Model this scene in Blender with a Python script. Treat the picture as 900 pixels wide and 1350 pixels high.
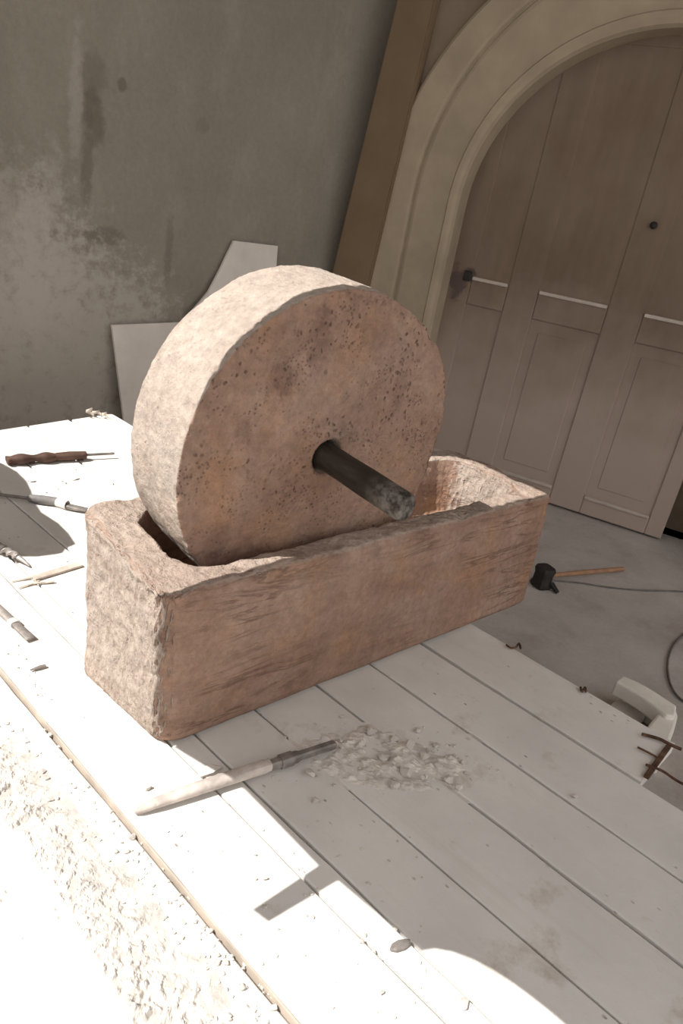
import bpy, bmesh, math, random
from mathutils import Vector, Matrix, noise
from math import sin, cos, pi, radians, sqrt, atan2

random.seed(7)
scene = bpy.context.scene
for o in list(bpy.data.objects):
    bpy.data.objects.remove(o, do_unlink=True)
COL = scene.collection

# ------------------------------------------------------------------ camera
CAM = Vector((-0.5824, -0.8997, 1.3))
XI = Vector((0.72379, -0.66851, 0.17096))
YI = Vector((-0.15086, -0.39508, -0.90617))
FW = Vector((0.67333, 0.63009, -0.38681))
FPX = 951.9
cd = bpy.data.cameras.new('camera')
cam = bpy.data.objects.new('camera', cd)
COL.objects.link(cam)
cd.sensor_fit = 'HORIZONTAL'
cd.sensor_width = 36.0
cd.lens = FPX / 900.0 * 36.0
cd.clip_start = 0.02
m3 = Matrix((XI, -YI, -FW)).transposed()
cam.matrix_world = Matrix.Translation(CAM) @ m3.to_4x4()
scene.camera = cam

# ------------------------------------------------------------------ light
vs = scene.view_settings
vs.view_transform = 'Standard'
vs.look = 'None'
vs.gamma = 1.0
vs.use_curve_mapping = False
vs.exposure = 0.0

world = bpy.data.worlds.new('world')
scene.world = world
world.use_nodes = True
bg = world.node_tree.nodes['Background']
bg.inputs[0].default_value = (1.0, 0.985, 0.975, 1)
bg.inputs[1].default_value = 1.25

SU, SV = 0.75, -0.25          # travel of the sunlight along X and Y per metre of descent
sd = bpy.data.lights.new('sun', 'SUN')
sun = bpy.data.objects.new('sun', sd)
COL.objects.link(sun)
sun.rotation_euler = Vector((SU, SV, -1.0)).to_track_quat('-Z', 'Y').to_euler()
sun.location = (-4, 2, 4)
sd.energy = 6.6
sd.angle = radians(0.12)
sd.color = (1.0, 0.98, 0.94)

PT = 0.30                     # height of the plank deck above the floor


# ------------------------------------------------------------------ helpers
def ray(px, py):
    return XI * ((px - 450) / FPX) + YI * ((py - 675) / FPX) + FW


def G(px, py, z=PT):
    """point of the horizontal plane z that lies in this direction"""
    d = ray(px, py)
    return CAM + d * ((z - CAM.z) / d.z)


def V(px, py, P, n):
    d = ray(px, py)
    return CAM + d * ((P - CAM).dot(n) / d.dot(n))


def fr(p, h=0.9, octv=4):
    return noise.fractal(p, h, 2.0, octv)


def obj(name, mesh, mat=None, parent=None, smooth=False):
    o = bpy.data.objects.new(name, mesh)
    COL.objects.link(o)
    if mat is not None and len(mesh.materials) == 0:
        mesh.materials.append(mat)
    if parent is not None:
        o.parent = parent
    if smooth:
        mesh.shade_smooth()
    return o


def empty(name, loc=(0, 0, 0), rz=0):
    o = bpy.data.objects.new(name, None)
    COL.objects.link(o)
    o.location = loc
    o.rotation_euler = (0, 0, rz)
    o.empty_display_size = 0.05
    return o


def tag(o, label=None, cat=None, group=None, kind=None):
    if label:
        o['label'] = label
    if cat:
        o['category'] = cat
    if group:
        o['group'] = group
    if kind:
        o['kind'] = kind
    return o


def pydata(name, verts, faces):
    me = bpy.data.meshes.new(name)
    me.from_pydata([tuple(v) for v in verts], [], faces)
    me.update()
    return me


def bm_mesh(name, bm):
    bmesh.ops.recalc_face_normals(bm, faces=bm.faces)
    me = bpy.data.meshes.new(name)
    bm.to_mesh(me)
    bm.free()
    return me


def box_mesh(name, x0, x1, y0, y1, z0, z1, bev=0.0, seg=1):
    bm = bmesh.new()
    bmesh.ops.create_cube(bm, size=1)
    for v in bm.verts:
        v.co = Vector((x0 + (v.co.x + .5) * (x1 - x0), y0 + (v.co.y + .5) * (y1 - y0), z0 + (v.co.z + .5) * (z1 - z0)))
    if bev:
        bmesh.ops.bevel(bm, geom=bm.edges[:], offset=bev, segments=seg, affect='EDGES', profile=0.5)
    return bm_mesh(name, bm)


def prism_mesh(name, pts, axis_u, axis_v, axis_w, origin, depth, bev=0.0):
    """outline pts (u, v) in the plane origin + u*axis_u + v*axis_v, given a thickness along axis_w"""
    bm = bmesh.new()
    a = [bm.verts.new(origin + axis_u * p[0] + axis_v * p[1]) for p in pts]
    b = [bm.verts.new(origin + axis_u * p[0] + axis_v * p[1] + axis_w * depth) for p in pts]
    n = len(pts)
    bm.faces.new(a)
    bm.faces.new(b[::-1])
    for i in range(n):
        bm.faces.new((a[i], b[i], b[(i + 1) % n], a[(i + 1) % n]))
    bmesh.ops.recalc_face_normals(bm, faces=bm.faces)
    if bev:
        bmesh.ops.bevel(bm, geom=bm.edges[:], offset=bev, segments=2, affect='EDGES', profile=0.5)
    return bm_mesh(name, bm)


def loft_mesh(name, stations, nseg=12, power=2.0, up=Vector((0, 0, 1)), cap=True, twist=0.0):
    """stations: (point, half width, half height); superelliptic sections swept along them"""
    verts, faces = [], []
    n = len(stations)
    for i, (p, w, h) in enumerate(stations):
        p = Vector(p)
        a = Vector(stations[max(i - 1, 0)][0])
        b = Vector(stations[min(i + 1, n - 1)][0])
        t = (b - a).normalized()
        s = t.cross(up)
        if s.length < 1e-4:
            s = t.cross(Vector((1, 0, 0)))
        s.normalize()
        k = s.cross(t).normalized()
        tw = twist * i
        s, k = s * cos(tw) + k * sin(tw), k * cos(tw) - s * sin(tw)
        for j in range(nseg):
            an = 2 * pi * (j + .5) / nseg
            c_, s_ = cos(an), sin(an)
            x = math.copysign(abs(c_) ** (2 / power), c_) * w
            y = math.copysign(abs(s_) ** (2 / power), s_) * h
            verts.append(p + s * x + k * y)
    for i in range(n - 1):
        for j in range(nseg):
            k2 = (j + 1) % nseg
            faces.append((i * nseg + j, i * nseg + k2, (i + 1) * nseg + k2, (i + 1) * nseg + j))
    if cap:
        faces.append(tuple(range(nseg))[::-1])
        faces.append(tuple((n - 1) * nseg + j for j in range(nseg)))
    me = pydata(name, verts, faces)
    bm = bmesh.new()
    bm.from_mesh(me)
    bmesh.ops.recalc_face_normals(bm, faces=bm.faces)
    bm.to_mesh(me)
    bm.free()
    return me


def smooth_path(pts, n=8):
    pts = [Vector(p) for p in pts]
    out = []
    for i in range(len(pts) - 1):
        p0 = pts[max(i - 1, 0)]; p1 = pts[i]; p2 = pts[i + 1]; p3 = pts[min(i + 2, len(pts) - 1)]
        for k in range(n):
            t = k / n
            out.append(0.5 * ((2 * p1) + (p2 - p0) * t + (2 * p0 - 5 * p1 + 4 * p2 - p3) * t * t + (3 * p1 - p0 - 3 * p2 + p3) * t ** 3))
    out.append(pts[-1])
    return out


def tube_mesh(name, pts, r, nseg=8):
    return loft_mesh(name, [(p, r, r) for p in pts], nseg)


def shard_mesh(name, seed, flat=0.6, npts=12):
    rnd = random.Random(seed)
    bm = bmesh.new()
    for _ in range(npts):
        v = Vector((rnd.gauss(0, 1), rnd.gauss(0, 1), rnd.gauss(0, 1))).normalized() * rnd.uniform(.7, 1)
        v.z *= flat
        bm.verts.new(v)
    r = bmesh.ops.convex_hull(bm, input=bm.verts)
    junk = [e for e in r['geom_interior'] if isinstance(e, bmesh.types.BMVert)]
    if junk:
        bmesh.ops.delete(bm, geom=junk, context='VERTS')
    zmin = min(v.co.z for v in bm.verts)
    for v in bm.verts:
        v.co.z -= zmin
    return bm_mesh(name, bm)


# ------------------------------------------------------------------ materials
class N:
    def __init__(s, name, rough=0.85):
        s.m = bpy.data.materials.new(name)
        s.m.use_nodes = True
        s.t = s.m.node_tree
        s.b = s.t.nodes['Principled BSDF']
        s.b.inputs['Roughness'].default_value = rough
        s.b.inputs['Specular IOR Level'].default_value = 0.25
        s.tc = s.t.nodes.new('ShaderNodeTexCoord')
        s.co = s.tc.outputs['Object']
        s.h = None

    def n(s, typ, **k):
        x = s.t.nodes.new(typ)
        for a, b in k.items():
            setattr(x, a, b)
        return x

    def l(s, a, b):
        s.t.links.new(a, b)

    def mapping(s, scale=(1, 1, 1), rot=(0, 0, 0), loc=(0, 0, 0), src=None):
        x = s.n('ShaderNodeMapping')
        x.inputs['Scale'].default_value = scale
        x.inputs['Rotation'].default_value = rot
        x.inputs['Location'].default_value = loc
        s.l(src or s.co, x.inputs['Vector'])
        return x.outputs[0]

    def noise(s, scale, detail=4, rough=.55, co=None, dist=0):
        x = s.n('ShaderNodeTexNoise')
        x.inputs['Scale'].default_value = scale
        x.inputs['Detail'].default_value = detail
        x.inputs['Roughness'].default_value = rough
        x.inputs['Distortion'].default_value = dist
        s.l(co or s.co, x.inputs['Vector'])
        return x.outputs['Fac']

    def voronoi(s, scale, co=None, rand=1.0):
        x = s.n('ShaderNodeTexVoronoi')
        x.inputs['Scale'].default_value = scale
        x.inputs['Randomness'].default_value = rand
        s.l(co or s.co, x.inputs['Vector'])
        return x.outputs['Distance']

    def ramp(s, fac, *stops):
        x = s.n('ShaderNodeValToRGB')
        e = x.color_ramp.elements
        while len(e) < len(stops):
            e.new(0.5)
        for i, (p, c) in enumerate(stops):
            e[i].position = p
            e[i].color = (c, c, c, 1) if isinstance(c, (int, float)) else (*c, 1)
        s.l(fac, x.inputs[0])
        return x.outputs[0]

    def mix(s, fac, a, b, mode='MIX'):
        x = s.n('ShaderNodeMix', data_type='RGBA', blend_type=mode)
        for sock, val in ((x.inputs[0], fac), (x.inputs[6], a), (x.inputs[7], b)):
            if isinstance(val, (int, float)):
                sock.default_value = val
            elif isinstance(val, tuple):
                sock.default_value = (*val, 1)
            else:
                s.l(val, sock)
        return x.outputs[2]

    def math(s, op, a, b=0.0, c=None, clamp=False):
        x = s.n('ShaderNodeMath', operation=op, use_clamp=clamp)
        for i, val in enumerate((a, b) if c is None else (a, b, c)):
            if isinstance(val, (int, float)):
                x.inputs[i].default_value = val
            else:
                s.l(val, x.inputs[i])
        return x.outputs[0]

    def xyz(s, src=None):
        x = s.n('ShaderNodeSeparateXYZ')
        s.l(src or s.co, x.inputs[0])
        return x.outputs

    def blob(s, cu, cv, ru, rv, iu, iv, wob):
        """soft-edged patch, centre (cu, cv), radii (ru, rv), in two chosen coordinates, with a ragged outline"""
        du = s.math('DIVIDE', s.math('SUBTRACT', iu, cu), ru)
        dv = s.math('DIVIDE', s.math('SUBTRACT', iv, cv), rv)
        r2 = s.math('ADD', s.math('MULTIPLY', du, du), s.math('MULTIPLY', dv, dv))
        r2 = s.math('ADD', r2, s.math('MULTIPLY', s.math('SUBTRACT', wob, .5), 4.5))
        x = s.n('ShaderNodeMapRange', interpolation_type='SMOOTHSTEP')
        x.inputs[1].default_value = 0.15
        x.inputs[2].default_value = 1.45
        x.inputs[3].default_value = 1
        x.inputs[4].default_value = 0
        s.l(r2, x.inputs[0])
        return x.outputs[0]

    def color(s, c):
        if isinstance(c, tuple):
            s.b.inputs['Base Color'].default_value = (*c, 1)
        else:
            s.l(c, s.b.inputs['Base Color'])

    def bump(s, height, strength=.3, dist=.01):
        x = s.n('ShaderNodeBump')
        x.inputs['Strength'].default_value = strength
        x.inputs['Distance'].default_value = dist
        s.l(height, x.inputs['Height'])
        if s.h is not None:
            s.l(s.h, x.inputs['Normal'])
        s.h = x.outputs[0]
        s.l(s.h, s.b.inputs['Normal'])


def simple(name, c, rough=.8, var=.12, scale=30, metal=0.0, bump=.15, bscale=120):
    k = N(name, rough)
    f = k.noise(scale, 4)
    lo = tuple(x * (1 - var * 1.6) for x in c)
    hi = tuple(min(1, x * (1 + var)) for x in c)
    k.color(k.ramp(f, (.3, lo), (.7, hi)))
    k.b.inputs['Metallic'].default_value = metal
    if bump:
        k.bump(k.noise(bscale, 3), bump, .004)
    return k.m


BLOTS = [(-.145, .50, .034, .038, .5), (-.075, .575, .028, .065, .45), (-.21, .40, .022, .03, .3), (-.17, .12, .11, .04, .5), (.02, .06, .18, .045, .5), (.07, .575, .035, .045, .2), (.16, .47, .02, .06, .25), (-.23, .17, .03, .05, .35)]


def stone_mat(name, veins=False, pits=True):
    k = N(name, .92)
    k.b.inputs['Specular IOR Level'].default_value = .12
    f = k.noise(4.5, 6, .6, dist=.6)
    base = k.ramp(f, (.30, (.235, .145, .105)), (.5, (.305, .196, .145)), (.72, (.375, .258, .196)))
    # rusty and greyish patches
    base = k.mix(k.math('MULTIPLY', k.ramp(k.noise(7, 4, .6, k.mapping(loc=(3, 1, 7))), (.50, 0), (.68, 1)), .6), base, (.37, .205, .118))
    base = k.mix(k.math('MULTIPLY', k.ramp(k.noise(6, 5, .6, k.mapping(loc=(9, 4, 2))), (.50, 0), (.72, 1)), .45), base, (.275, .205, .172))
    # picked ends, rim and tread paler, sunlit brightness painted into their colour
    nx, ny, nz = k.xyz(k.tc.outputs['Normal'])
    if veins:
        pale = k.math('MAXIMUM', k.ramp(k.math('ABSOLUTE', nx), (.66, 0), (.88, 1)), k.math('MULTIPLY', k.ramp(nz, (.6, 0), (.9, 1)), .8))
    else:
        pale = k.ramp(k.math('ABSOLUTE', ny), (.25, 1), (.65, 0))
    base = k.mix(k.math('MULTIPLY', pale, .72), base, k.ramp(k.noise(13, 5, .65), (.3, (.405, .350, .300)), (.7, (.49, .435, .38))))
    if not veins:
        fx, fy, fz = k.xyz()
        wb = k.noise(34, 6, .8)
        for cu, cv, ru, rv, st_ in BLOTS:
            base = k.mix(k.math('MULTIPLY', k.math('MULTIPLY', k.blob(cu, cv, ru, rv, fx, fz, wb), st_), k.math('SUBTRACT', 1, pale)), base, (.13, .075, .062))
    fine = k.noise(55, 5, .7)
    base = k.mix(.6, base, k.ramp(fine, (.28, .33), (.72, .68)), 'OVERLAY')
    mott = k.noise(17, 6, .7, k.mapping(loc=(6, 2, 4)))
    base = k.mix(.3, base, k.ramp(mott, (.30, .34), (.70, .66)), 'OVERLAY')
    h = fine
    if veins:
        pick = k.noise(75, 3, .6, k.mapping((1, 1, .32), (radians(8), 0, 0)))
        k.bump(k.math('MULTIPLY', pick, pale), .9, .009)
        base = k.mix(k.math('MULTIPLY', k.math('MULTIPLY', k.ramp(pick, (.36, 1), (.48, 0)), pale), .35), base, (.22, .165, .13))
        co = k.mapping((.8, .8, 8.0), (0, radians(3), 0))
        v1 = k.noise(2.2, 6, .62, co, 1.2)
        line = k.ramp(v1, (.470, 0), (.5, 1), (.530, 0))
        msk = k.ramp(k.noise(3.2, 3), (.42, 0), (.56, 1))
        line = k.math('MULTIPLY', line, msk)
        base = k.mix(k.math('MULTIPLY', line, .62), base, (.10, .055, .040))
        wide = k.ramp(k.noise(1.6, 4, .6, co, .5), (.45, 0), (.7, 1))
        base = k.mix(k.math('MULTIPLY', wide, .35), base, (.225, .130, .098))
        k.bump(k.math('SUBTRACT', 1, line), .35, .005)
    if pits:
        ds = k.n('ShaderNodeTexNoise')
        ds.inputs['Scale'].default_value = 40
        k.l(k.co, ds.inputs['Vector'])
        dm = k.n('ShaderNodeVectorMath', operation='MULTIPLY_ADD')
        k.l(ds.outputs['Color'], dm.inputs[0])
        dm.inputs[1].default_value = (.022, .022, .022)
        k.l(k.mapping((1.0, 1.0, 1.0)), dm.inputs[2])
        vd = k.voronoi(70, k.mapping((1.25, 1, .8), (0, .5, 0), src=dm.outputs[0]))
        pm = k.ramp(k.noise(9, 3, .5, k.mapping(loc=(5, 5, 5))), (.47, 0), (.58, 1))
        spot = k.math('MULTIPLY', k.ramp(vd, (.12, 1), (.30, 0)), pm)
        vd2 = k.voronoi(120, k.mapping(loc=(1, 2, 3)))
        pm2 = k.ramp(k.noise(14, 3, .5, k.mapping(loc=(2, 8, 1))), (.48, 0), (.62, 1))
        spot2 = k.math('MULTIPLY', k.ramp(vd2, (.14, 1), (.34, 0)), pm2)
        sp = k.math('MULTIPLY', k.math('MAXIMUM', spot, k.math('MULTIPLY', spot2, .7)), k.math('SUBTRACT', 1, k.math('MULTIPLY', pale, .75)))
        base = k.mix(k.math('MULTIPLY', sp, .7), base, (.085, .048, .034))
        k.bump(k.math('SUBTRACT', 1, sp), .6, .006)
    k.color(base)
    k.bump(k.noise(26, 5, .65), .5, .012)
    k.bump(fine, .8, .005)
    k.bump(k.noise(130, 3, .6), .5, .002)
    return k.m


M = {}
M['trough'] = stone_mat('pink_limestone_trough', veins=True, pits=False)
M['wheel'] = stone_mat('pink_limestone_wheel')


def make_plank_mat(name, c=(.74, .70, .655), worn=.5):
    k = N(name, .88)
    co = k.mapping((1, 1, 1))
    f = k.noise(3.0, 5, .6)
    hi = tuple(min(1, x * 1.05) for x in c)
    lo = tuple(x * .86 for x in c)
    base = k.ramp(f, (.3, lo), (.62, hi))
    gr = k.noise(5, 5, .65, k.mapping((6, .35, 6), (0, 0, radians(3.34))))
    base = k.mix(k.math('MULTIPLY', k.ramp(gr, (.56, 0), (.75, 1)), .22 * worn), base, (.56, .49, .44))
    dirt = k.ramp(k.noise(8, 6, .7, k.mapping(loc=(4, 7, 1))), (.58, 0), (.72, 1))
    base = k.mix(k.math('MULTIPLY', dirt, .6 * worn), base, (.50, .43, .37))
    sp = k.ramp(k.voronoi(48, k.mapping((1, .6, 1))), (.05, 1), (.15, 0))
    sm = k.ramp(k.noise(10, 3, .5, k.mapping(loc=(1, 3, 9))), (.52, 0), (.64, 1))
    sp = k.math('MULTIPLY', sp, sm)
    base = k.mix(k.math('MULTIPLY', sp, .75), base, (.26, .21, .175))
    k.color(base)
    k.bump(k.math('SUBTRACT', 1, sp), .5, .006)
    k.bump(k.noise(22, 5, .6), .22, .006)
    k.bump(k.noise(160, 3), .15, .002)
    return k.m


M['plank'] = make_plank_mat('dusty_white_planks', (.71, .68, .645), 1.25)
M['plank_worn'] = make_plank_mat('dusty_worn_plank', (.69, .64, .60), 1.2)
M['raw_wood'] = simple('raw_timber', (.33, .25, .18), .85, .25, 8)
M['mortar'] = simple('dried_mortar', (.63, .585, .535), .95, .2, 30, bump=.5, bscale=90)
M['plaster_chip'] = simple('plaster_chips', (.66, .61, .56), .95, .15, 25, bump=.3)
M['white_plaster'] = simple('white_plaster', (.78, .735, .67), .9, .08, 12, bump=.2)
M['slab'] = simple('pale_slab', (.74, .68, .62), .85, .07, 6, bump=.12)
M['axle'] = None
M['iron'] = simple('dusty_iron', (.27, .24, .22), .55, .3, 30, .35, .3)
M['dark_iron'] = simple('dark_iron', (.035, .03, .028), .6, .3, 30, .2, .25)
M['steel'] = simple('dusty_steel', (.40, .36, .33), .5, .2, 35, .4, .2)
M['chisel'] = simple('dust_covered_iron', (.56, .49, .44), .75, .25, 22, .05, .35)
M['rust'] = simple('rust', (.13, .07, .045), .85, .45, 40, .1, .4)
M['brown_wood'] = simple('brown_wood', (.105, .060, .046), .75, .3, 20, 0, .3)
M['orange_wood'] = simple('orange_wood', (.36, .20, .12), .7, .2, 20, 0, .2)
M['pale_wood'] = simple('pale_wood', (.62, .53, .45), .85, .2, 25, 0, .3)
M['tape'] = simple('pale_tape', (.72, .70, .66), .6, .05, 30, 0, 0)
M['grey_grip'] = simple('grey_grip', (.20, .185, .175), .6, .2, 25, 0, .2)
M['ledge'] = simple('lit_ledge', (.50, .43, .37), .9, .1, 12, 0, 0)  # ledges painted pale for the light falling on them from above
M['edge_wood'] = simple('bare_edge_wood', (.47, .40, .335), .9, .15, 20, 0, .2)
M['wire'] = simple('grey_wire', (.16, .145, .135), .6, .2, 30, .2, 0)

# dark axle with a scuffed pale end (object X runs from the stone to the tip)
k = N('dark_axle', .55)
x, y, z = k.xyz()
base = k.ramp(k.noise(18, 5, .6, k.mapping((.6, 3, 3))), (.3, (.022, .017, .013)), (.7, (.062, .050, .040)))
scuff = k.math('MULTIPLY', k.ramp(k.noise(34, 4, .7), (.40, 0), (.62, 1)), k.ramp(x, (.14, 0), (.21, 1)))
base = k.mix(k.math('MULTIPLY', scuff, .7), base, (.30, .27, .24))
k.color(base)
k.bump(k.noise(60, 4), .3, .004)
M['axle'] = k.m

# back wall: stained grey plaster (object X along the wall, Z up)
k = N('stained_plaster', .95)
x, y, z = k.xyz()
base = k.ramp(k.noise(1.3, 5, .6), (.3, (.232, .207, .166)), (.7, (.290, .260, .214)))
base = k.mix(k.math('MULTIPLY', k.ramp(k.noise(5, 6, .7, k.mapping((1, 1, .45))), (.5, 0), (.75, 1)), .45), base, (.38, .34, .29))
base = k.mix(.4, base, k.ramp(k.noise(40, 5, .7), (.25, .38), (.75, .62)), 'OVERLAY')
wob = k.noise(9, 5, .65)
wob2 = k.noise(16, 5, .7)
dk = (.145, .125, .10)
for (cu, cv, ru, rv, st, w_) in ((-1.455, 1.60, .055, .10, .45, wob), (-1.455, 1.45, .05, .11, .75, wob), (-1.475, 1.26, .026, .20, .6, wob2),
                                 (-1.385, .985, .11, .04, .6, wob), (-1.072, .955, .022, .17, .5, wob2), (-1.337, 1.597, .018, .025, .7, wob),
                                 (-1.57, .96, .09, .03, .4, wob), (-.95, 1.52, .03, .04, .3, wob)):
    base = k.mix(k.math('MULTIPLY', k.blob(cu, cv, ru, rv, x, z, w_), st), base, dk)
for (cu, cv, ru, rv, st) in ((-1.69, .85, .08, .34, .55), (-1.55, .80, .10, .24, .35), (-1.53, 1.50, .03, .25, .35), (-1.25, .62, .14, .24, .3), (-1.62, 1.15, .05, .2, .3), (-1.6, .42, .60, .55, .75), (-1.75, .85, .3, .4, .45)):  # pale plaster patches; the widest, low down, paints in light bounced off planks
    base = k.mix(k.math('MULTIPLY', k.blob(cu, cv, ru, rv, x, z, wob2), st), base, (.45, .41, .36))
k.color(base)
k.bump(k.noise(9, 6, .7), .3, .02)
k.bump(k.noise(70, 4), .2, .004)
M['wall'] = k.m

k = N('brown_plaster', .95)
base = k.ramp(k.noise(3, 6, .65), (.3, (.19, .145, .10)), (.7, (.26, .205, .15)))
k.color(base)
k.bump(k.noise(15, 6, .7), .35, .012)
M['arch_wall'] = k.m
M['arch'] = simple('cream_arch_stone', (.375, .302, .218), .9, .10, 5, bump=.15)
M['post'] = simple('brown_timber', (.195, .135, .083), .85, .07, 5, bump=.3, bscale=40)
M['dim_plaster'] = simple('dim_plaster', (.42, .38, .335), .95, .1, 3)

# door: dusty brown boards (object X along the door, Z up), smudge round the lock edge
k = N('dusty_door', .8)
x, y, z = k.xyz()
base = k.ramp(k.noise(3, 5, .6, k.mapping((3, 3, .5))), (.3, (.155, .108, .075)), (.7, (.198, .142, .100)))
dust = k.ramp(k.noise(2.2, 4, .6), (.40, 0), (.70, 1))
base = k.mix(k.math('MULTIPLY', dust, .40), base, (.275, .215, .170))
lowd = k.ramp(k.math('ADD', k.math('MULTIPLY', z, .5), k.math('MULTIPLY', k.noise(2.5, 4, .6), .35)), (.38, 1), (.72, 0))
base = k.mix(k.math('MULTIPLY', lowd, .8), base, (.46, .365, .315))
wob = k.noise(14, 5, .7)
base = k.mix(k.math('MULTIPLY', k.blob(-.845, 1.03, .05, .10, x, z, wob), .8), base, (.085, .06, .06))
base = k.mix(k.math('MULTIPLY', k.blob(-.79, 1.08, .035, .035, x, z, wob), .8), base, (.06, .045, .045))
k.color(base)
k.bump(k.noise(7, 5, .6, k.mapping((6, 6, .6))), .15, .004)
M['door'] = k.m

# floor: dusty concrete
k = N('dusty_concrete', .92)
base = k.ramp(k.noise(2.2, 6, .62), (.3, (.37, .33, .305)), (.7, (.54, .50, .475)))
base = k.mix(k.math('MULTIPLY', k.ramp(k.noise(4, 5, .7, k.mapping(loc=(7, 2, 0))), (.52, 0), (.7, 1)), .5), base, (.30, .255, .225))
base = k.mix(.3, base, k.ramp(k.noise(60, 5, .7), (.25, .38), (.75, .62)), 'OVERLAY')
k.color(base)
k.bump(k.noise(30, 5, .7), .3, .006)
M['floor'] = k.m

# ------------------------------------------------------------------ room
tag(obj('floor', box_mesh('floor', -7, 7, -9, 5, -.12, 0), M['floor']), kind='structure', label='dusty grey concrete floor')

# arch wall: plane through DA, direction DW
DA = Vector((2.91776, 0.79772, 0))
DW = Vector((0.334166, -0.942514, 0))
DN = Vector((-0.942514, -0.334166, 0))
UP = Vector((0, 0, 1))
door_rot = Matrix((DW, -DN, UP)).transposed().to_4x4()      # local x along the wall, y into the wall, z up
DM = Matrix.Translation(DA) @ door_rot
S0, ZC = -0.03, 1.40
OFF = 0.10
ZT = 4.6


def arch_pt(rs, rz, a):
    """a in [0, 1]: left foot, up the jamb, over the arch, down to the right foot"""
    j = 0.25
    if a < j:
        return S0 - rs, ZC * a / j
    if a > 1 - j:
        return S0 + rs, ZC * (1 - a) / j
    an = pi * (1 - (a - j) / (1 - 2 * j))
    return S0 + rs * cos(an), ZC + rz * sin(an)


# right wall with the arched hole
NA = 96
bm = bmesh.new()
pts = [arch_pt(.88, .835, i / NA) for i in range(NA + 1)]
X1 = 4.2


def X0(z_):
    return -1.593 + .0888 * z_



def outer(i):
    s, zz = pts[i]
    a = i / NA
    if a <= .25:
        return (X0(zz), zz)
    if a >= .75:
        return (X1, zz)
    t = (a - .25) / .5
    if t < .25:
        z_ = ZC + (ZT - ZC) * t / .25
        return (X0(z_), z_)
    if t > .75:
        return (X1, ZC + (ZT - ZC) * (1 - t) / .25)
    return (X0(ZT) + (X1 - X0(ZT)) * (t - .25) / .5, ZT)


inn = [bm.verts.new((p[0], -OFF, p[1])) for p in pts]
out = [bm.verts.new((outer(i)[0], -OFF, outer(i)[1])) for i in range(NA + 1)]
inb = [bm.verts.new((p[0], .14, p[1])) for p in pts]
for i in range(NA):
    bm.faces.new((inn[i], inn[i + 1], out[i + 1], out[i]))
    bm.faces.new((inn[i], inb[i], inb[i + 1], inn[i + 1]))
w = obj('wall_right', bm_mesh('wall_right', bm), M['arch_wall'])
w.matrix_world = DM
tag(w, kind='structure', label='brown plaster wall around the arched doorway')

# arch surround: moulded profile swept round the opening
prof = [(.858, .812, .12), (.858, .812, -.115), (.868, .823, -.135), (.885, .842, -.145), (.905, .868, -.148), (.912, .875, -.140), (.925, .893, -.140),
        (1.075, 1.105, -.140), (1.088, 1.125, -.136), (1.094, 1.135, -.122), (1.102, 1.143, -.122), (1.110, 1.150, -.132), (1.125, 1.16, -.135),
        (1.262, 1.235, -.135), (1.278, 1.25, -.125), (1.28, 1.252, -.09)]
verts, faces = [], []
NP = len(prof)
for i in range(NA + 1):
    for rs, rz, yy in prof:
        s, zz = arch_pt(rs, rz, i / NA)
        verts.append((s, yy, zz))
for i in range(NA):
    for j in range(NP - 1):
        faces.append((i * NP + j, i * NP + j + 1, (i + 1) * NP + j + 1, (i + 1) * NP + j))
me = pydata('arch_surround', verts, faces)
tr = obj('trim_1', me, M['arch'])
tr.matrix_world = DM
tag(tr, kind='structure', label='cream moulded stone surround of the arched doorway')

# timber post in the corner, leaning a little
bm = bmesh.new()
for (zz, l_, r_) in ((0, -1.597, -1.335), (ZT, -1.189, -1.06)):
    for s, yy in ((l_, -.16), (r_, -.16), (r_, -.095), (l_, -.095)):
        bm.verts.new((s, yy, zz))
vv = list(bm.verts)
for f in ((0, 1, 2, 3), (4, 5, 6, 7), (0, 1, 5, 4), (1, 2, 6, 5), (2, 3, 7, 6), (3, 0, 4, 7)):
    bm.faces.new([vv[i] for i in f])
bmesh.ops.recalc_face_normals(bm, faces=bm.faces)
bmesh.ops.bevel(bm, geom=bm.edges[:], offset=.008, segments=2, affect='EDGES')
p = obj('trim_2', bm_mesh('corner_post', bm), M['post'])
p.matrix_world = DM
tag(p, kind='structure', label='brown timber strip in the corner beside the arch')

# door leaf: stiles, rails and recessed panels behind the arch
door = empty('door_1')
door.matrix_world = DM
tag(door, kind='structure', label='dusty brown panelled door under the arch')
DZ = 2.26


def dpart(name, s0, s1, z0, z1, y0, y1, bev=.006):
    return obj(name, box_mesh(name, s0, s1, y0, y1, z0, z1, bev, 2), M['door'], door)


stl = [(-.90, -.77), (-.57, -.41), (-.06, .11), (.45, .535)]
for s0, s1 in stl:
    dpart('stile', s0, s1, .012, DZ, 0, .05)
cols = [(-.77, -.57), (-.41, -.06), (.11, .45)]
for s0, s1 in cols:
    for z0, z1 in ((.012, .112), (.93, 1.07), (DZ - .1, DZ)):
        dpart('rail', s0, s1, z0, z1, 0, .05)
    for zl in (.112, 1.07):
        obj('ledge_moulding', box_mesh('ledge_moulding', s0 + .004, s1 - .004, -.010, .02, zl - .016, zl + .002, .005, 2), M['ledge'], door)
    for z0, z1 in ((.112, .93), (1.07, DZ - .1)):
        pn = dpart('panel', s0 - .003, s1 + .003, z0 - .003, z1 + .003, .010 if z0 < .5 else .0045, .04, .003)
        if s1 - s0 > .25 and z0 < .5:
            dpart('raised_field', s0 + .05, s1 - .05, z0 + .06, z1 - .06, .006, .02, .004).parent = pn
kb = obj('knob', loft_mesh('knob', [((.03, y_, 1.456), r_, r_) for y_, r_ in ((.01, .010), (-.01, .009), (-.014, .015), (-.024, .017), (-.032, .012), (-.035, .004))], 14), M['dark_iron'], door, True)
tag(kb, 'small dark door knob')
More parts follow.
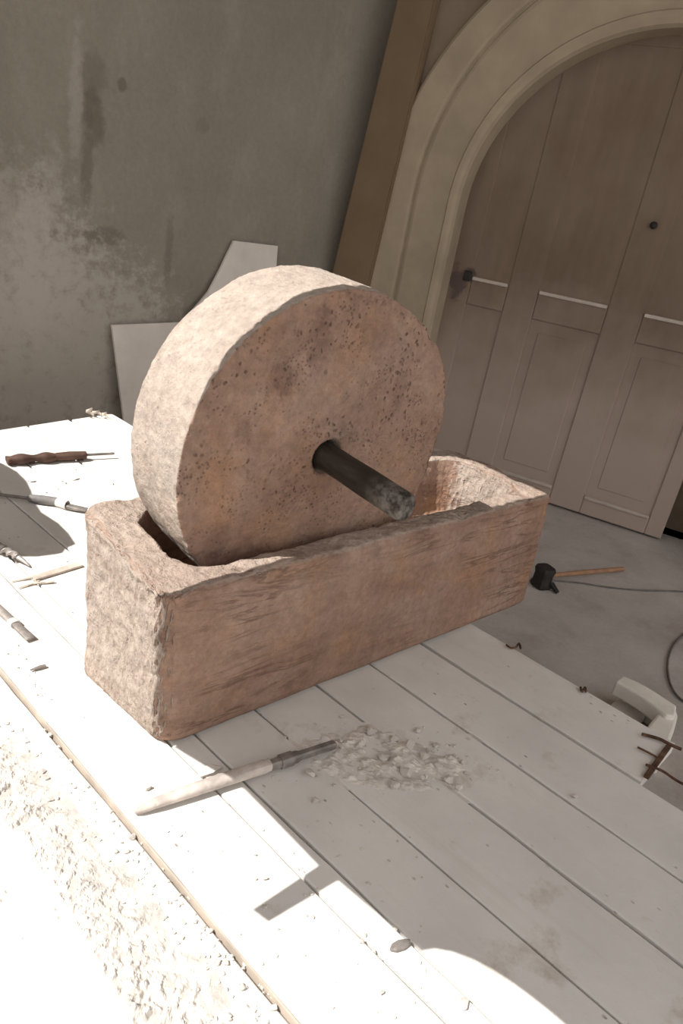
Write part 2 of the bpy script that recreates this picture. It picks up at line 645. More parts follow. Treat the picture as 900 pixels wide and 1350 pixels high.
lk = obj('lock_plate', box_mesh('lock_plate', -.815, -.775, -.010, .004, 1.045, 1.095, .004, 2), M['dark_iron'], door)
tag(lk, 'dark iron lock plate')

# dark room behind the door opening
bm = bmesh.new()
bmesh.ops.create_cube(bm, size=1)
for v in bm.verts:
    v.co = Vector((-1.3 + (v.co.x + .5) * 2.8, .14 + (v.co.y + .5) * .12, (v.co.z + .5) * 2.6))
bmesh.ops.delete(bm, geom=[f for f in bm.faces if f.normal.y < -.5], context='FACES')
rc = obj('wall_recess', bm_mesh('wall_recess', bm), M['arch_wall'])
rc.matrix_world = DM
tag(rc, kind='structure', label='dim room behind the door opening')

# back wall
WC = DA + DW * (-1.53)
WA = radians(-5)
WD = Vector((cos(WA), sin(WA), 0))
WN = Vector((WD.y, -WD.x, 0))
WM = Matrix.Translation(WC) @ Matrix((WD, -WN, UP)).transposed().to_4x4()
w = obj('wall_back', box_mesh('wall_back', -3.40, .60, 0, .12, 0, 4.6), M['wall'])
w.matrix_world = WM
tag(w, kind='structure', label='grey stained plaster wall at the back')

# ceiling and an added, unseen sun-side wall, its opening cut to shape sunlight
tag(obj('ceiling', box_mesh('ceiling', -1.52, 5.2, -3.0, 4.2, 4.6, 4.7), M['dim_plaster']), kind='structure', label='plain plaster ceiling')
lit = [(-1, 1.97), (1.02, 1.97), (1.02, .6), (1.15, .36), (1.4, .275), (1.48, .25), (1.495, .2), (1.495, -.072), (1.22, -.074), (1.18, -.108), (1.04, -.126), (.79, -.108), (.63, -.084), (.56, -.074), (.27, -.070),
       (.06, .012), (.09, -.085), (.112, -.151), (.117, -.352), (-.02, -.354), (-.012, -.384), (.125, -.392), (.148, -.556), (.168, -.566), (.187, -.586), (.203, -.612), (.215, -.640),
       (.223, -.668), (.229, -.698), (.234, -.73), (.238, -.77), (.245, -1.3), (-1, -1.3), (-1, .86)]
lit += [(G(*q).x, G(*q).y) for q in ((-30, 728), (0, 731), (28, 733), (55, 733), (78, 730), (83, 723), (95, 718), (86, 704), (72, 690), (50, 676), (40, 660), (37, 648), (31, 635), (18, 622), (0, 612), (-30, 600))]
lit += [(-1, 1.62)]
WX = -1.5
bm = bmesh.new()
hole = []
for a, b_ in lit:
    t = (a - WX) / SU
    hole.append(bm.verts.new((WX, b_ - SV * t, PT + t)))
rect = [bm.verts.new((WX, y_, z_)) for y_, z_ in ((-2.2, 0), (4.2, 0), (4.2, 4.6), (-2.2, 4.6))]
for loop in (hole, rect):
    for i in range(len(loop)):
        bm.edges.new((loop[i], loop[(i + 1) % len(loop)]))
bmesh.ops.triangle_fill(bm, use_beauty=True, use_dissolve=False, edges=bm.edges[:])
w = obj('wall_sun_mask', bm_mesh('wall_sun_mask', bm), M['dim_plaster'])
sm = w.modifiers.new('thick', 'SOLIDIFY')
sm.thickness = .02
sm.offset = 0
tag(w, kind='structure', label='unseen added plaster wall, its opening cut to shape the sunlight')

# ------------------------------------------------------------------ plank deck
BD = Vector((-0.0583, 0.9983, 0))
BN = Vector((0.9983, 0.0583, 0))


def PQ(p, q, z=PT):
    return BN * p + BD * q + Vector((0, 0, z))


def to_pq(P):
    return P.dot(BN), P.dot(BD)


BM = Matrix((BN, BD, UP)).transposed().to_4x4()
deck = empty('plank_platform', (0, 0, 0))
deck.matrix_world = BM
tag(deck, 'low work platform of white dusty planks under the stone trough', 'platform')


def plank(p0, p1, q0, q1, ztop, mat, thick=.03, dz=0):
    bm = bmesh.new()
    n = 60
    rnd = random.Random(int(p0 * 1000) + 5000)
    ph = rnd.uniform(0, 50)
    secs = []
    for i in range(n + 1):
        t = i / n
        qa = q0 + (q1[0] - q0) * t
        qb = q0 + (q1[1] - q0) * t
        wl = noise.noise(Vector((ph, qa * 6, 0))) * .0022 + noise.noise(Vector((ph, qa * 30, 3))) * .0012
        wr = noise.noise(Vector((ph + 9, qa * 6, 0))) * .0022 + noise.noise(Vector((ph + 9, qa * 30, 3))) * .0012
        b = .003
        secs.append([bm.verts.new(c) for c in ((p0 + wl, qa, ztop - thick), (p0 + wl, qa, ztop - b), (p0 + wl + b, qa, ztop), (p1 + wr - b, qb, ztop),
                                               (p1 + wr, qb, ztop - b), (p1 + wr, qb, ztop - thick))])
    for i in range(n):
        for j in range(6):
            k2 = (j + 1) % 6
            bm.faces.new((secs[i][j], secs[i + 1][j], secs[i + 1][k2], secs[i][k2]))
    bm.faces.new(secs[0])
    bm.faces.new(secs[-1][::-1])
    return obj('plank', bm_mesh('plank', bm), mat, deck)


QN = -1.35


def qe(p):
    return 1.715 + .16 * p


rows = [(-.105, .0485, .300, 'plank'), (.0530, .1025, .300, 'plank'), (.1075, .2495, .3005, 'plank'), (.2545, .4185, .2995, 'plank'),
        (.4255, .5885, .3002, 'plank'), (.597, .776, .2995, 'plank')]
for p0, p1, zt, mm in rows:
    plank(p0, p1, QN, (qe(p0), qe(p1)), zt, M[mm])
pe = to_pq(G(866, 1006))[1]
lastp = plank(.790, .992, pe, (qe(.79), qe(.99)), .298, M['plank'])
# the lower wide board in the foreground and the outermost boards off to the left
es = obj('edge_strip', box_mesh('edge_strip', -.1085, -.1052, QN, qe(-.105), .276, .2965, .0006), M['edge_wood'], deck)
es['label'] = 'bare tan edge of the plank above the low board'
low = plank(-.47, -.111, QN, (qe(-.47), qe(-.108)), .287, M['plank'])
plank(-.80, -.475, QN, (qe(-.80), qe(-.475)), .287, M['plank'])
for q in (-1.15, -.35, .45, 1.25):
    obj('bearer', box_mesh('bearer', -.78, .77 if q < -.6 else .97, q - .045, q + .045, .18, .2565, .004), M['raw_wood'], deck)
for q in (-1.15, -.35, .45, 1.25):
    for p in (-.7, .1, .7 if q < -.6 else .9):
        obj('leg', box_mesh('leg', p - .05, p + .05, q - .05, q + .05, 0, .18, .004), M['raw_wood'], deck)

# ------------------------------------------------------------------ stone trough
TL, TW, TH = 1.232, 0.356, 0.358
ctop = {(0, 0): G(212, 790, PT + TH), (1, 0): G(735, 652, PT + TH), (1, 1): G(592, 588, PT + TH), (0, 1): G(103, 664, PT + TH)}
cbot = {(0, 0): G(210, 994), (1, 0): G(698, 796), (0, 1): G(98, 884), (1, 1): Vector((1.215, .352, PT))}


def warp(p):
    """box coordinates -> the slightly out-of-square stone"""
    a, b, h = p.x / TL, p.y / TW, p.z / TH

    def bl(c):
        return c[(0, 0)] * (1 - a) * (1 - b) + c[(1, 0)] * a * (1 - b) + c[(1, 1)] * a * b + c[(0, 1)] * (1 - a) * b
    lo, hi = bl(cbot), bl(ctop)
    q = lo.lerp(hi, h)
    return Vector((q.x, q.y, PT + p.z))


def rrect(x0, x1, y0, y1, r, n):
    """n points round a rounded rectangle, evenly by parameter so that loops match"""
    L = [(x1 - x0) - 2 * r, (y1 - y0) - 2 * r]
    base = [(1.10, 0), (.22, 0)]
    out = []
    # fixed share of points for sides and corners
    ns = [int(n * .30), int(n * .10)]
    nc = (n - 2 * ns[0] - 2 * ns[1]) // 4
    cs = [(x1 - r, y0 + r, -pi / 2), (x1 - r, y1 - r, 0), (x0 + r, y1 - r, pi / 2), (x0 + r, y0 + r, pi)]
    st = [((x0 + r, y0), (x1 - r, y0), ns[0]), ((x1, y0 + r), (x1, y1 - r), ns[1]), ((x1 - r, y1), (x0 + r, y1), ns[0]), ((x0, y1 - r), (x0, y0 + r), ns[1])]
    for i in range(4):
        a, b, m = st[i]
        for j in range(m):
            t = (j + .0) / m
            out.append((a[0] + (b[0] - a[0]) * t, a[1] + (b[1] - a[1]) * t))
        cx, cy, a0 = cs[i]
        for j in range(nc):
            an = a0 + pi / 2 * j / nc
            out.append((cx + r * cos(an), cy + r * sin(an)))
    return out


NT = 560
# (inset, z, corner radius)  from the bottom outside, over the rim, to the floor of the cavity
loops = [(('b', .030), 0.0, .05), (('o', .012), .004, .05), (('o', .004), .014, .05)]
for i in range(1, 48):
    z_ = .014 + (TH - .032) * i / 48
    loops.append((('o', .002), z_, .045))
for a in range(0, 7):
    an = a / 6 * pi / 2
    loops.append((('o', .016 * (1 - cos(an))), TH - .018 + .018 * sin(an), .045))
for i in range(1, 9):
    loops.append((('m', i / 9), TH, .05))
for a in range(0, 6):
    an = a / 5 * pi / 2
    loops.append((('i', .012 * (sin(an) - 1)), TH - .012 + .012 * cos(an), .075))
for i in range(1, 22):
    loops.append((('i', .012 * i / 21), TH - .012 - .13 * i / 21, .075))
for a in range(1, 6):
    an = a / 5 * pi / 2
    loops.append((('i', .012 + .03 * (1 - cos(an))), TH - .142 - .03 * sin(an), .07))
for i in range(1, 8):
    loops.append((('i', .042 + .055 * i / 7), TH - .172 - .001 * i, .05 - .045 * i / 7))
IX0, IX1, IY0, IY1 = .085, TL - .065, .060, TW - .062
verts = []
for (kind, dd), z_, r in loops:
    if kind in 'ob':
        ring = rrect(dd, TL - dd, dd, TW - dd, max(r, .02), NT)
    elif kind == 'i':
        ring = rrect(IX0 + dd, IX1 - dd, IY0 + dd, IY1 - dd, max(r, .004), NT)
    else:
        ra = rrect(.016, TL - .016, .016, TW - .016, .045, NT)
        rb = rrect(IX0 - .012, IX1 + .012, IY0 - .012, IY1 + .012, .075, NT)
        ring = [(a[0] + (b[0] - a[0]) * dd, a[1] + (b[1] - a[1]) * dd) for a, b in zip(ra, rb)]
    for x, y in ring:
        verts.append(warp(Vector((x, y, z_))))
nr = len(verts) // len(loops)
faces = []
for i in range(len(loops) - 1):
    for j in range(nr):
        k2 = (j + 1) % nr
        faces.append((i * nr + j, i * nr + k2, (i + 1) * nr + k2, (i + 1) * nr + j))
faces.append(tuple(range(nr))[::-1])
faces.append(tuple((len(loops) - 1) * nr + j for j in range(nr)))
me = pydata('trough', verts, faces)
bm = bmesh.new()
bm.from_mesh(me)
bmesh.ops.recalc_face_normals(bm, faces=bm.faces)
bm.normal_update()
for v in bm.verts:
    p = v.co.copy()
    n_ = v.normal
    hz = (p.z - PT)
    amp = min(1, hz / .02)
    d = fr(p * 3.2) * .006 + fr(p * 11 + Vector((3, 0, 0))) * .0018 + fr(p * 45) * .0016
    # picked, chiselled end
    if n_.x < -.4:
        d += -abs(fr(p * Vector((1, 1, .5)) * 60)) * .007 + fr(p * 30) * .002
    # horizontal bedding cracks of the long side
    if n_.y < -.4:
        c_ = fr(Vector((p.x * 3.0, p.y * 3, p.z * 26 + fr(p * 3) * 1.2)))
        d -= max(0, .07 - abs(c_)) * .022 * max(0, fr(p * 2.5 + Vector((0, 0, 4))) + .35)
    # eroded arris
    e = 1 - min(1, abs(hz - TH) / .05)
    if e > 0:
        d -= e * max(0, fr(p * 20 + Vector((0, 7, 0)))) * .007
    # broken notch at the near left corner
    q = (p - ctop[(0, 0)]).length
    if q < .11:
        d -= (1 - q / .11) * (.010 + .016 * max(0, fr(p * 30)))
    v.co = p + n_ * d * amp
for v in bm.verts:
    v.co.z = max(v.co.z, PT + .0005)
bm.to_mesh(me)
bm.free()
trough = obj('stone_trough', me, M['trough'], smooth=True)
tag(trough, 'long hollowed pinkish stone trough standing on the white planks', 'trough')

# ------------------------------------------------------------------ stone wheel with its axle
WCEN = Vector((.3905, .0771, PT + .534))
yaw, tilt = -.045, -.05
wn = Vector((sin(yaw), -cos(yaw), 0)) * cos(tilt) + UP * sin(tilt)
we1 = wn.cross(UP).normalized()
we2 = we1.cross(wn).normalized()
WR, WT = .333, .190
wheel = empty('millstone')
wheel.location = (.3905, .17, PT + .2)
tag(wheel, 'upright round pinkish millstone with a dark axle, set in the trough', 'millstone')
bpy.context.view_layer.update()
WI = wheel.matrix_world.inverted()
NTH = 460
prof = []                         # (radius, depth behind the front face)
RH = .036
prof += [(RH - .003, .075), (RH - .003, .05), (RH - .002, .025), (RH, .004), (RH + .004, 0)]
for i in range(1, 72):
    prof.append((RH + .004 + (WR - .004 - RH - .004) * i / 72, 0))
for a in range(0, 5):
    an = a / 4 * pi / 2
    prof.append((WR - .004 + .004 * sin(an), .004 * (1 - cos(an))))
for i in range(1, 40):
    prof.append((WR, .004 + (WT - .018) * i / 40))
for a in range(0, 5):
    an = a / 4 * pi / 2
    prof.append((WR - .014 * (1 - cos(an)), WT - .014 + .014 * sin(an)))
for i in range(1, 16):
    prof.append((WR - .014 - (WR - .03) * i / 16, WT))
verts = []
for r, dep in prof:
    for j in range(NTH):
        a = 2 * pi * j / NTH
        verts.append(WCEN + (we1 * cos(a) + we2 * sin(a)) * r - wn * dep)
faces = []
for i in range(len(prof) - 1):
    for j in range(NTH):
        k2 = (j + 1) % NTH
        faces.append((i * NTH + j, i * NTH + k2, (i + 1) * NTH + k2, (i + 1) * NTH + j))
faces.append(tuple(range(NTH))[::-1])
faces.append(tuple((len(prof) - 1) * NTH + j for j in range(NTH)))
me = pydata('disc', verts, faces)
bm = bmesh.new()
bm.from_mesh(me)
bmesh.ops.recalc_face_normals(bm, faces=bm.faces)
bm.normal_update()
for v in bm.verts:
    p = v.co.copy()
    n_ = v.normal
    rel = p - WCEN
    r = (rel - wn * rel.dot(wn)).length
    dep = -rel.dot(wn)
    d = fr(p * 4.5) * .0045 + fr(p * 16) * .0016 + fr(p * 60) * .0013
    if r > RH + .004:
        edge = max(0, 1 - sqrt((r - WR) ** 2 + dep ** 2) / .045)
        if edge > 0:
            # chipped front arris
            d -= edge * (.006 * max(0, fr(p * 7) + .25) + .011 * max(0, fr(p * 30 + Vector((5, 1, 2)))))
        if dep < .006:
            # pits of the face
            dist, _ = noise.voronoi(p * 42)
            m_ = fr(p * 6 + Vector((1, 4, 0)))
            if dist[0] < .30 and m_ > -.05:
                d -= (.30 - dist[0]) * .010 * min(1, (m_ + .05) * 5)
            # hollow low on the left of the face
            x_, y_ = rel.dot(we1), rel.dot(we2)
            hol = ((x_ + .17) / .13) ** 2 + ((y_ + .17) / .07) ** 2
            if hol < 1:
                d -= .010 * (1 - hol)
    else:
        d *= .3
    v.co = p + n_ * d
bm.to_mesh(me)
bm.free()
me.transform(WI)
disc = obj('disc', me, M['wheel'], wheel, True)
AL = .232
pa = [(-.07, .0265), (0, .0268), (.06, .0262), (.12, .027), (.18, .0265), (AL - .006, .0262), (AL, .0225)]
me = loft_mesh('axle', [((x_, 0, 0), r_, r_ * 1.04) for x_, r_ in pa], 22, 2.3)
ax = obj('axle', me, M['axle'], wheel, True)
ax.data.set_sharp_from_angle(angle=radians(35))
ax.matrix_parent_inverse = Matrix()
ax.matrix_local = WI @ (Matrix.Translation(WCEN) @ Matrix((wn, we1, we2)).transposed().to_4x4())
tag(ax, 'dark worn axle stub with a pale scuffed end')

# ------------------------------------------------------------------ slabs leaning on the back wall
def slab(name, pix, off, zb, label, lean=.04):
    """outline read at a distance off from the wall; the foot reaches the floor zb"""
    pts = []
    for px, py in pix:
        P = V(px, py, WC + WN * off, WN)
        pts.append(((P - WC).dot(WD), P.z))
    return pts


def build_slab(name, pts, off, depth, label, cat):
    # lean: foot stands further from the wall than the head
    org = WC + WN * off
    head = max(p[1] for p in pts)
    up = (UP * head - WN * (off - depth - .012)).normalized()
    foot = org + WN * 0
    k_ = 1 / up.z
    w_ = WD.cross(up).normalized()
    if w_.dot(WN) > 0:
        w_ = -w_
    o = obj(name, prism_mesh(name, [(p[0], p[1] * k_) for p in pts], WD, up, w_, foot, depth, .003), M['slab'])
    tag(o, label, cat)
    return o


a = slab('stone_slab', [(152, 431), (260, 427)], .08, 0, '')
build_slab('stone_slab', [(a[0][0] + .075, 0), (a[1][0] + .09, 0), (a[1][0], a[1][1]), (a[0][0], a[0][1])], .13, .022, 'pale rectangular slab leaning low against the wall left of the wheel', 'slab')
a = slab('stone_slab', [(311, 318), (369, 325), (275, 385), (292, 355), (303, 333)], .05, 0, '')
build_slab('stone_slab', [(a[2][0] - .10, 0), (a[1][0] + .03, 0), (a[1][0], a[1][1]), (a[0][0], a[0][1]), (a[4][0], a[4][1]), (a[3][0], a[3][1]), (a[2][0], a[2][1]), (a[2][0] - .10, a[2][1] - .12)],
           .10, .02, 'tall pale slab with a slanting left edge rising behind the wheel', 'slab')

# ------------------------------------------------------------------ dried mortar crust on the low foreground board
ZL = .287
rp = [to_pq(G(*q, ZL)) for q in ((-60, 880), (0, 945), (110, 1075), (200, 1180), (330, 1350), (430, 1480))]
lp = [to_pq(G(*q, ZL)) for q in ((-60, 1000), (0, 1082), (38, 1135), (75, 1195), (130, 1285), (165, 1345), (250, 1480))]


def interp(tab, q):
    tab = sorted(tab, key=lambda t: t[1])
    for (pa_, qa_), (pb_, qb_) in zip(tab[:-1], tab[1:]):
        if qa_ <= q <= qb_:
            return pa_ + (pb_ - pa_) * (q - qa_) / (qb_ - qa_)
    return tab[0][0] if q < tab[0][1] else tab[-1][0]


q0 = max(min(t[1] for t in rp), min(t[1] for t in lp))
q1 = min(max(t[1] for t in rp), max(t[1] for t in lp))
nq, npp = 300, 80
verts, faces = [], []
for i in range(nq + 1):
    q = q0 + (q1 - q0) * i / nq
    pr = interp(rp, q) + noise.noise(Vector((0, q * 12, 0))) * .012
    pl = interp(lp, q) + noise.noise(Vector((9, q * 14, 0))) * .014 + noise.noise(Vector((9, q * 50, 0))) * .008
    for j in range(npp + 1):
        t = j / npp
        p = pl + (pr - pl) * t
        c = Vector((p, q, 0))
        e = min(1, t / .06) * min(1, (1 - t) / .55)
        lump = max(0, fr(c * 26)) * .008 + max(0, fr(c * 75 + Vector((4, 4, 0)))) * .007 + (.005 if t < .4 else .005 * (1 - t) / .6)
        pit = max(0, fr(c * 15 + Vector((8, 0, 3))) - .35) * .03
        verts.append(Vector((p, q, ZL + .0003 + e * max(0, lump - pit))))
for i in range(nq):
    for j in range(npp):
        a = i * (npp + 1) + j
        faces.append((a, a + 1, a + npp + 2, a + npp + 1))
mo = obj('mortar_crust', pydata('mortar_crust', verts, faces), M['mortar'], smooth=False)
mo.matrix_world = BM
tag(mo, 'crumbly strip of dried mortar on the low board in the foreground', 'mortar', kind='stuff')

# ------------------------------------------------------------------ tools
def lerp3(a, b, t):
    return a + (b - a) * t


# long chisel before the trough
A_, B_ = G(178, 1068, PT + .012), G(441, 981, PT + .016)
ch = empty('long_chisel', G(310, 1030))
tag(ch, 'long dust-covered pointed chisel lying in front of the trough', 'chisel')
bpy.context.view_layer.update()


def under(parent, name, mesh, mat, smooth=True, label=None):
    mesh.transform(parent.matrix_world.inverted())
    o = obj(name, mesh, mat, parent, smooth)
    if smooth:
        mesh.set_sharp_from_angle(angle=radians(40))
    if label:
        o['label'] = label
    return o


st = []
for t, w_, h_ in ((0, .003, .004), (.02, .007, .006), (.10, .0105, .008), (.25, .0125, .010), (.45, .0135, .011), (.60, .0135, .0115), (.635, .011, .010)):
    p = lerp3(A_, B_, t)
    st.append((Vector((p.x, p.y, PT + .0015 + max(h_, .004) + (.004 if t > .05 else .001))), w_, h_))
under(ch, 'blade', loft_mesh('blade', st, 10, 2.6), M['chisel'])
st = []
for t, w_, h_ in ((.60, .009, .009), (.66, .009, .009), (.70, .011, .010), (.78, .0105, .010), (.80, .008, .008), (.86, .008, .008), (.99, .0085, .0085), (1.0, .007, .007)):
    p = lerp3(A_, B_, t)
    st.append((Vector((p.x, p.y, PT + .0155)), w_, h_))
shank = under(ch, 'shank', loft_mesh('shank', st, 8, 4), M['iron'], label='darker square iron shank')
p0_ = lerp3(A_, B_, .69); p1_ = lerp3(A_, B_, .755)
under(ch, 'collar', loft_mesh('collar', [((p.x, p.y, PT + .0155), .0128, .0125) for p in (p0_, lerp3(p0_, p1_, .5), p1_)], 10, 3), M['iron']).parent = shank

# carved wooden handle with a thin rod, far left
hA, hB, hC = G(9, 613), G(113, 606), G(150, 604)
t1 = empty('carved_handle_tool', (hA + hB) / 2)
tag(t1, 'brown scalloped wooden handle with a thin metal rod, lying far left', 'tool')
bpy.context.view_layer.update()
st = []
for i in range(49):
    t = i / 48
    w_ = .019 + .005 * cos(t * 2 * pi * 3.2 + 2.8) * (1 if t < .62 else .25)
    if t < .03:
        w_ = .021
    if t > .96:
        w_ *= 1 - (t - .96) * 8
    h_ = .013 + .003 * cos(t * 2 * pi * 3.2 + 2.8) * (1 if t < .62 else .2)
    p = lerp3(hA, hB, t)
    st.append((Vector((p.x, p.y, PT + .0185)), w_, h_))
handle = under(t1, 'handle', loft_mesh('handle', st, 14, 3), M['brown_wood'])
d_ = (hC - hB).normalized()
under(t1, 'rod', loft_mesh('rod', [(Vector((p.x, p.y, PT + .0185)), .0045, .0045) for p in (hB - d_ * .02, lerp3(hB, hC, .5), hC)], 8), M['iron'])
for t in (.04, .30, .92):
    p = lerp3(hA, hB, t)
    under(t1, 'foot_bump', loft_mesh('foot_bump', [((p.x - .008, p.y, PT + .006), .014, .0055), ((p.x + .008, p.y, PT + .006), .014, .0055)], 10), M['brown_wood']).parent = handle

# chisel with a taped grip
cA, cB, cC, cD, cE = G(-6, 657), G(36, 662), G(74, 667), G(90, 672), G(114, 676)
t2 = empty('taped_chisel', (cA + cE) / 2)
tag(t2, 'grey chisel with a pale tape band, lying behind the left end of the trough', 'chisel')
bpy.context.view_layer.update()
far = cA + (cA - cB).normalized() * .06
under(t2, 'rod', loft_mesh('rod', [(Vector((p.x, p.y, PT + .014)), .005, .005) for p in (far, cA, cB)], 8), M['iron'])
grip = under(t2, 'grip', loft_mesh('grip', [(Vector((p.x, p.y, PT + .0145)), w_, w_) for p, w_ in ((cB, .006), (lerp3(cB, cC, .08), .012), (lerp3(cB, cC, .5), .014), (cC, .0135), (lerp3(cC, cD, .9), .0115))], 14), M['grey_grip'])
tape = under(t2, 'tape', loft_mesh('tape', [(Vector((p.x, p.y, PT + .0147)), .0142, .0142) for p in (lerp3(cC, cD, .1), lerp3(cC, cD, .9))], 14), M['tape'])
tape.parent = grip
under(t2, 'blade', loft_mesh('blade', [(Vector((p.x, p.y, PT + .010)), w_, h_) for p, w_, h_ in ((lerp3(cC, cD, .9), .010, .0085), (lerp3(cD, cE, .3), .012, .006), (cE, .013, .003))], 10, 4), M['iron'])

# spiral drill bit
dA, dB, dC = G(-16, 722), G(24, 742), G(39, 749)
t3 = empty('spiral_drill_bit', (dA + dB) / 2)
tag(t3, 'fat spiral drill bit at the left edge beside the shaded planks', 'drill bit')
bpy.context.view_layer.update()
st = [(Vector((*lerp3(dA, dB, i / 40).xy, PT + .0175)), .016 * (1 - .35 * i / 40), .007 * (1 - .3 * i / 40)) for i in range(41)]
under(t3, 'spiral', loft_mesh('spiral', st, 10, 3, twist=.42), M['steel'])
under(t3, 'tip', loft_mesh('tip', [(Vector((*dB.xy, PT + .0165)), .007, .007), (Vector((*lerp3(dB, dC, .4).xy, PT + .014)), .0055, .0055), (Vector((*dC.xy, PT + .006)), .002, .002)], 8), M['steel'])
under(t3, 'shank', loft_mesh('shank', [(Vector((*p.xy, PT + .0175)), .012, .012) for p in (dA + (dA - dB).normalized() * .05, dA)], 8, 4), M['steel'])

# pale wooden strip with a splintered end
sA, sB = G(44, 765), G(106, 746)
t4 = empty('wood_strip', (sA + sB) / 2)
tag(t4, 'thin pale wooden strip with a splintered end by the trough', 'wood strip')
bpy.context.view_layer.update()
strip = under(t4, 'strip', loft_mesh('strip', [(Vector((*p.xy, PT + .005)), .011, .004) for p in (sA, lerp3(sA, sB, .5), sB)], 8, 5), M['pale_wood'])
for (x_, y_, x2, y2) in ((14, 768, 50, 762), (24, 777, 52, 768), (34, 772, 60, 770), (55, 771, 72, 769)):
    a, b_ = G(x_, y_), G(x2, y2)
    under(t4, 'splinter', loft_mesh('splinter', [(Vector((*a.xy, PT + .003)), .0015, .001), (Vector((*lerp3(a, b_, .6).xy, PT + .005)), .004, .002), (Vector((*b_.xy, PT + .005)), .003, .002)], 6), M['pale_wood']).parent = strip

# flat bar chisel at the left edge
fA, fB = G(-20, 790), G(41, 846)
t5 = empty('flat_chisel', (fA + fB) / 2)
tag(t5, 'flat grey chisel with a pale band, cut by the left edge of the photo', 'chisel')
bpy.context.view_layer.update()
under(t5, 'body', loft_mesh('body', [(Vector((*p.xy, PT + .008)), .010, .007) for p in (fA, lerp3(fA, fB, .6))], 10, 3), M['steel'])
under(t5, 'band', loft_mesh('band', [(Vector((*p.xy, PT + .0085)), .0115, .008) for p in (lerp3(fA, fB, .60), lerp3(fA, fB, .68))], 10, 3), M['tape'])
under(t5, 'blade', loft_mesh('blade', [(Vector((*p.xy, PT + .0075)), w_, h_) for p, w_, h_ in ((lerp3(fA, fB, .66), .009, .006), (lerp3(fA, fB, .9), .010, .005), (fB, .011, .0025))], 10, 4), M['iron'])

# hammer on the floor behind the trough's right end
hm = empty('hammer', G(712, 768, 0))
tag(hm, 'black headed hammer with an orange wooden handle on the floor', 'hammer')
bpy.context.view_layer.update()
hp = G(711, 776, .0)
hq, hr = G(716, 752, .03), G(821, 750, .012)
dirh = (hr - hq).normalized()
side = Vector((-dirh.y, dirh.x, 0))
hc = Vector((hp.x + .02, hp.y + .01, 0))
under(hm, 'head', loft_mesh('head', [(hc + UP * z_, w_, w2) for z_, w_, w2 in ((.002, .036, .034), (.012, .040, .038), (.030, .034, .032), (.060, .033, .031), (.080, .038, .035), (.092, .034, .032))], 12, 4, up=dirh), M['dark_iron'])
under(hm, 'handle', loft_mesh('handle', [(p, w_, w_) for p, w_ in ((hc + UP * .05, .009), (lerp3(hc + UP * .05, hr, .5), .011), (hr, .010))], 10), M['orange_wood'])
under(hm, 'peen', loft_mesh('peen', [(Vector((hc.x + .01, hc.y - .035, .03)), .012, .012), (Vector((hc.x + .015, hc.y - .075, .006)), .012, .004)], 8, 3), M['dark_iron'])

# cable and wire loop on the floor
pts = [G(*q, .004) for q in ((722, 765), (760, 768), (800, 774), (840, 778), (880, 779), (925, 780), (1000, 775), (1060, 790))]
o = obj('thin_cable', tube_mesh('thin_cable', smooth_path(pts), .004, 6), M['wire'], smooth=True)
tag(o, 'thin brown cable running right across the floor from the hammer', 'cable')
pts = [G(*q, .006) for q in ((930, 822), (905, 834), (888, 850), (880, 872), (882, 898), (893, 918), (912, 930), (940, 936), (985, 925), (1010, 890), (1000, 850), (965, 826), (930, 820))]
o = obj('wire_loop', tube_mesh('wire_loop', smooth_path(pts), .004, 6), M['wire'], smooth=True)
tag(o, 'grey wire loop on the floor at the right edge', 'wire')

# ------------------------------------------------------------------ broken moulding and rusty bars by the plank end
zb = .10
c1, c2, c3, c4 = [G(*q, zb) for q in ((808, 893), (893, 932), (879, 968), (812, 930))]
frag = empty('broken_moulding', Vector((c1.x, c1.y, 0)))
tag(frag, 'broken white plaster moulding fragment on the floor by the plank end', 'rubble')
bpy.context.view_layer.update()


def horiz_prism(name, pix, z0, z1, bev=.006):
    ps = [G(*q, z1) for q in pix]
    return prism_mesh(name, [(p.x, p.y) for p in ps], Vector((1, 0, 0)), Vector((0, 1, 0)), UP, Vector((0, 0, z0)), z1 - z0, bev)


under(frag, 'flange', horiz_prism('flange', [(811, 898), (821, 890), (842, 899), (858, 908), (878, 921), (892, 930), (890, 944), (878, 942), (862, 930), (846, 918), (826, 906)], .07, .12, .006), M['white_plaster'], False)
under(frag, 'web', horiz_prism('web', [(828, 902), (858, 914), (884, 932), (872, 936), (846, 920), (824, 910)], 0, .075, .004), M['white_plaster'], False)
under(frag, 'base_piece', horiz_prism('base_piece', [(802, 931), (820, 914), (838, 919), (847, 930), (850, 944), (843, 956), (825, 947)], 0, .035, .005), M['white_plaster'], False)
under(frag, 'end_piece', horiz_prism('end_piece', [(861, 947), (874, 931), (890, 931), (894, 943), (889, 962), (880, 985), (866, 976), (852, 958)], 0, .105, .008), M['white_plaster'], False)

for (pp, r_, lab) in ((((846, 968), (868, 974), (884, 982), (898, 988)), .004, 'thick rusty bar nearest the broken moulding'),
                      (((840, 985), (856, 993), (872, 1002)), .0025, 'short thin rusty bar, middle of the three at the plank end'),
                      (((851, 1008), (872, 1016), (890, 1028), (912, 1040)), .003, 'long rusty bar lowest at the plank end')):
    pts = [G(*q, PT + r_ + .002) for q in pp]
    o = obj('rusty_bar', tube_mesh('rusty_bar', smooth_path(pts, 5), r_, 7), M['rust'], smooth=True)
    tag(o, lab, 'rusty bar', 'rusty bars at the plank end')
pa_, pb_ = G(880, 986, PT), G(851, 1026, PT)
bs = obj('end_strip', loft_mesh('end_strip', [(Vector((*p.xy, PT + .003)), .006, .004) for p in (pa_, lerp3(pa_, pb_, .5), pb_)], 8, 4), M['rust'])
tag(bs, 'rusty iron strip along the broken end of the right plank', 'iron strip')

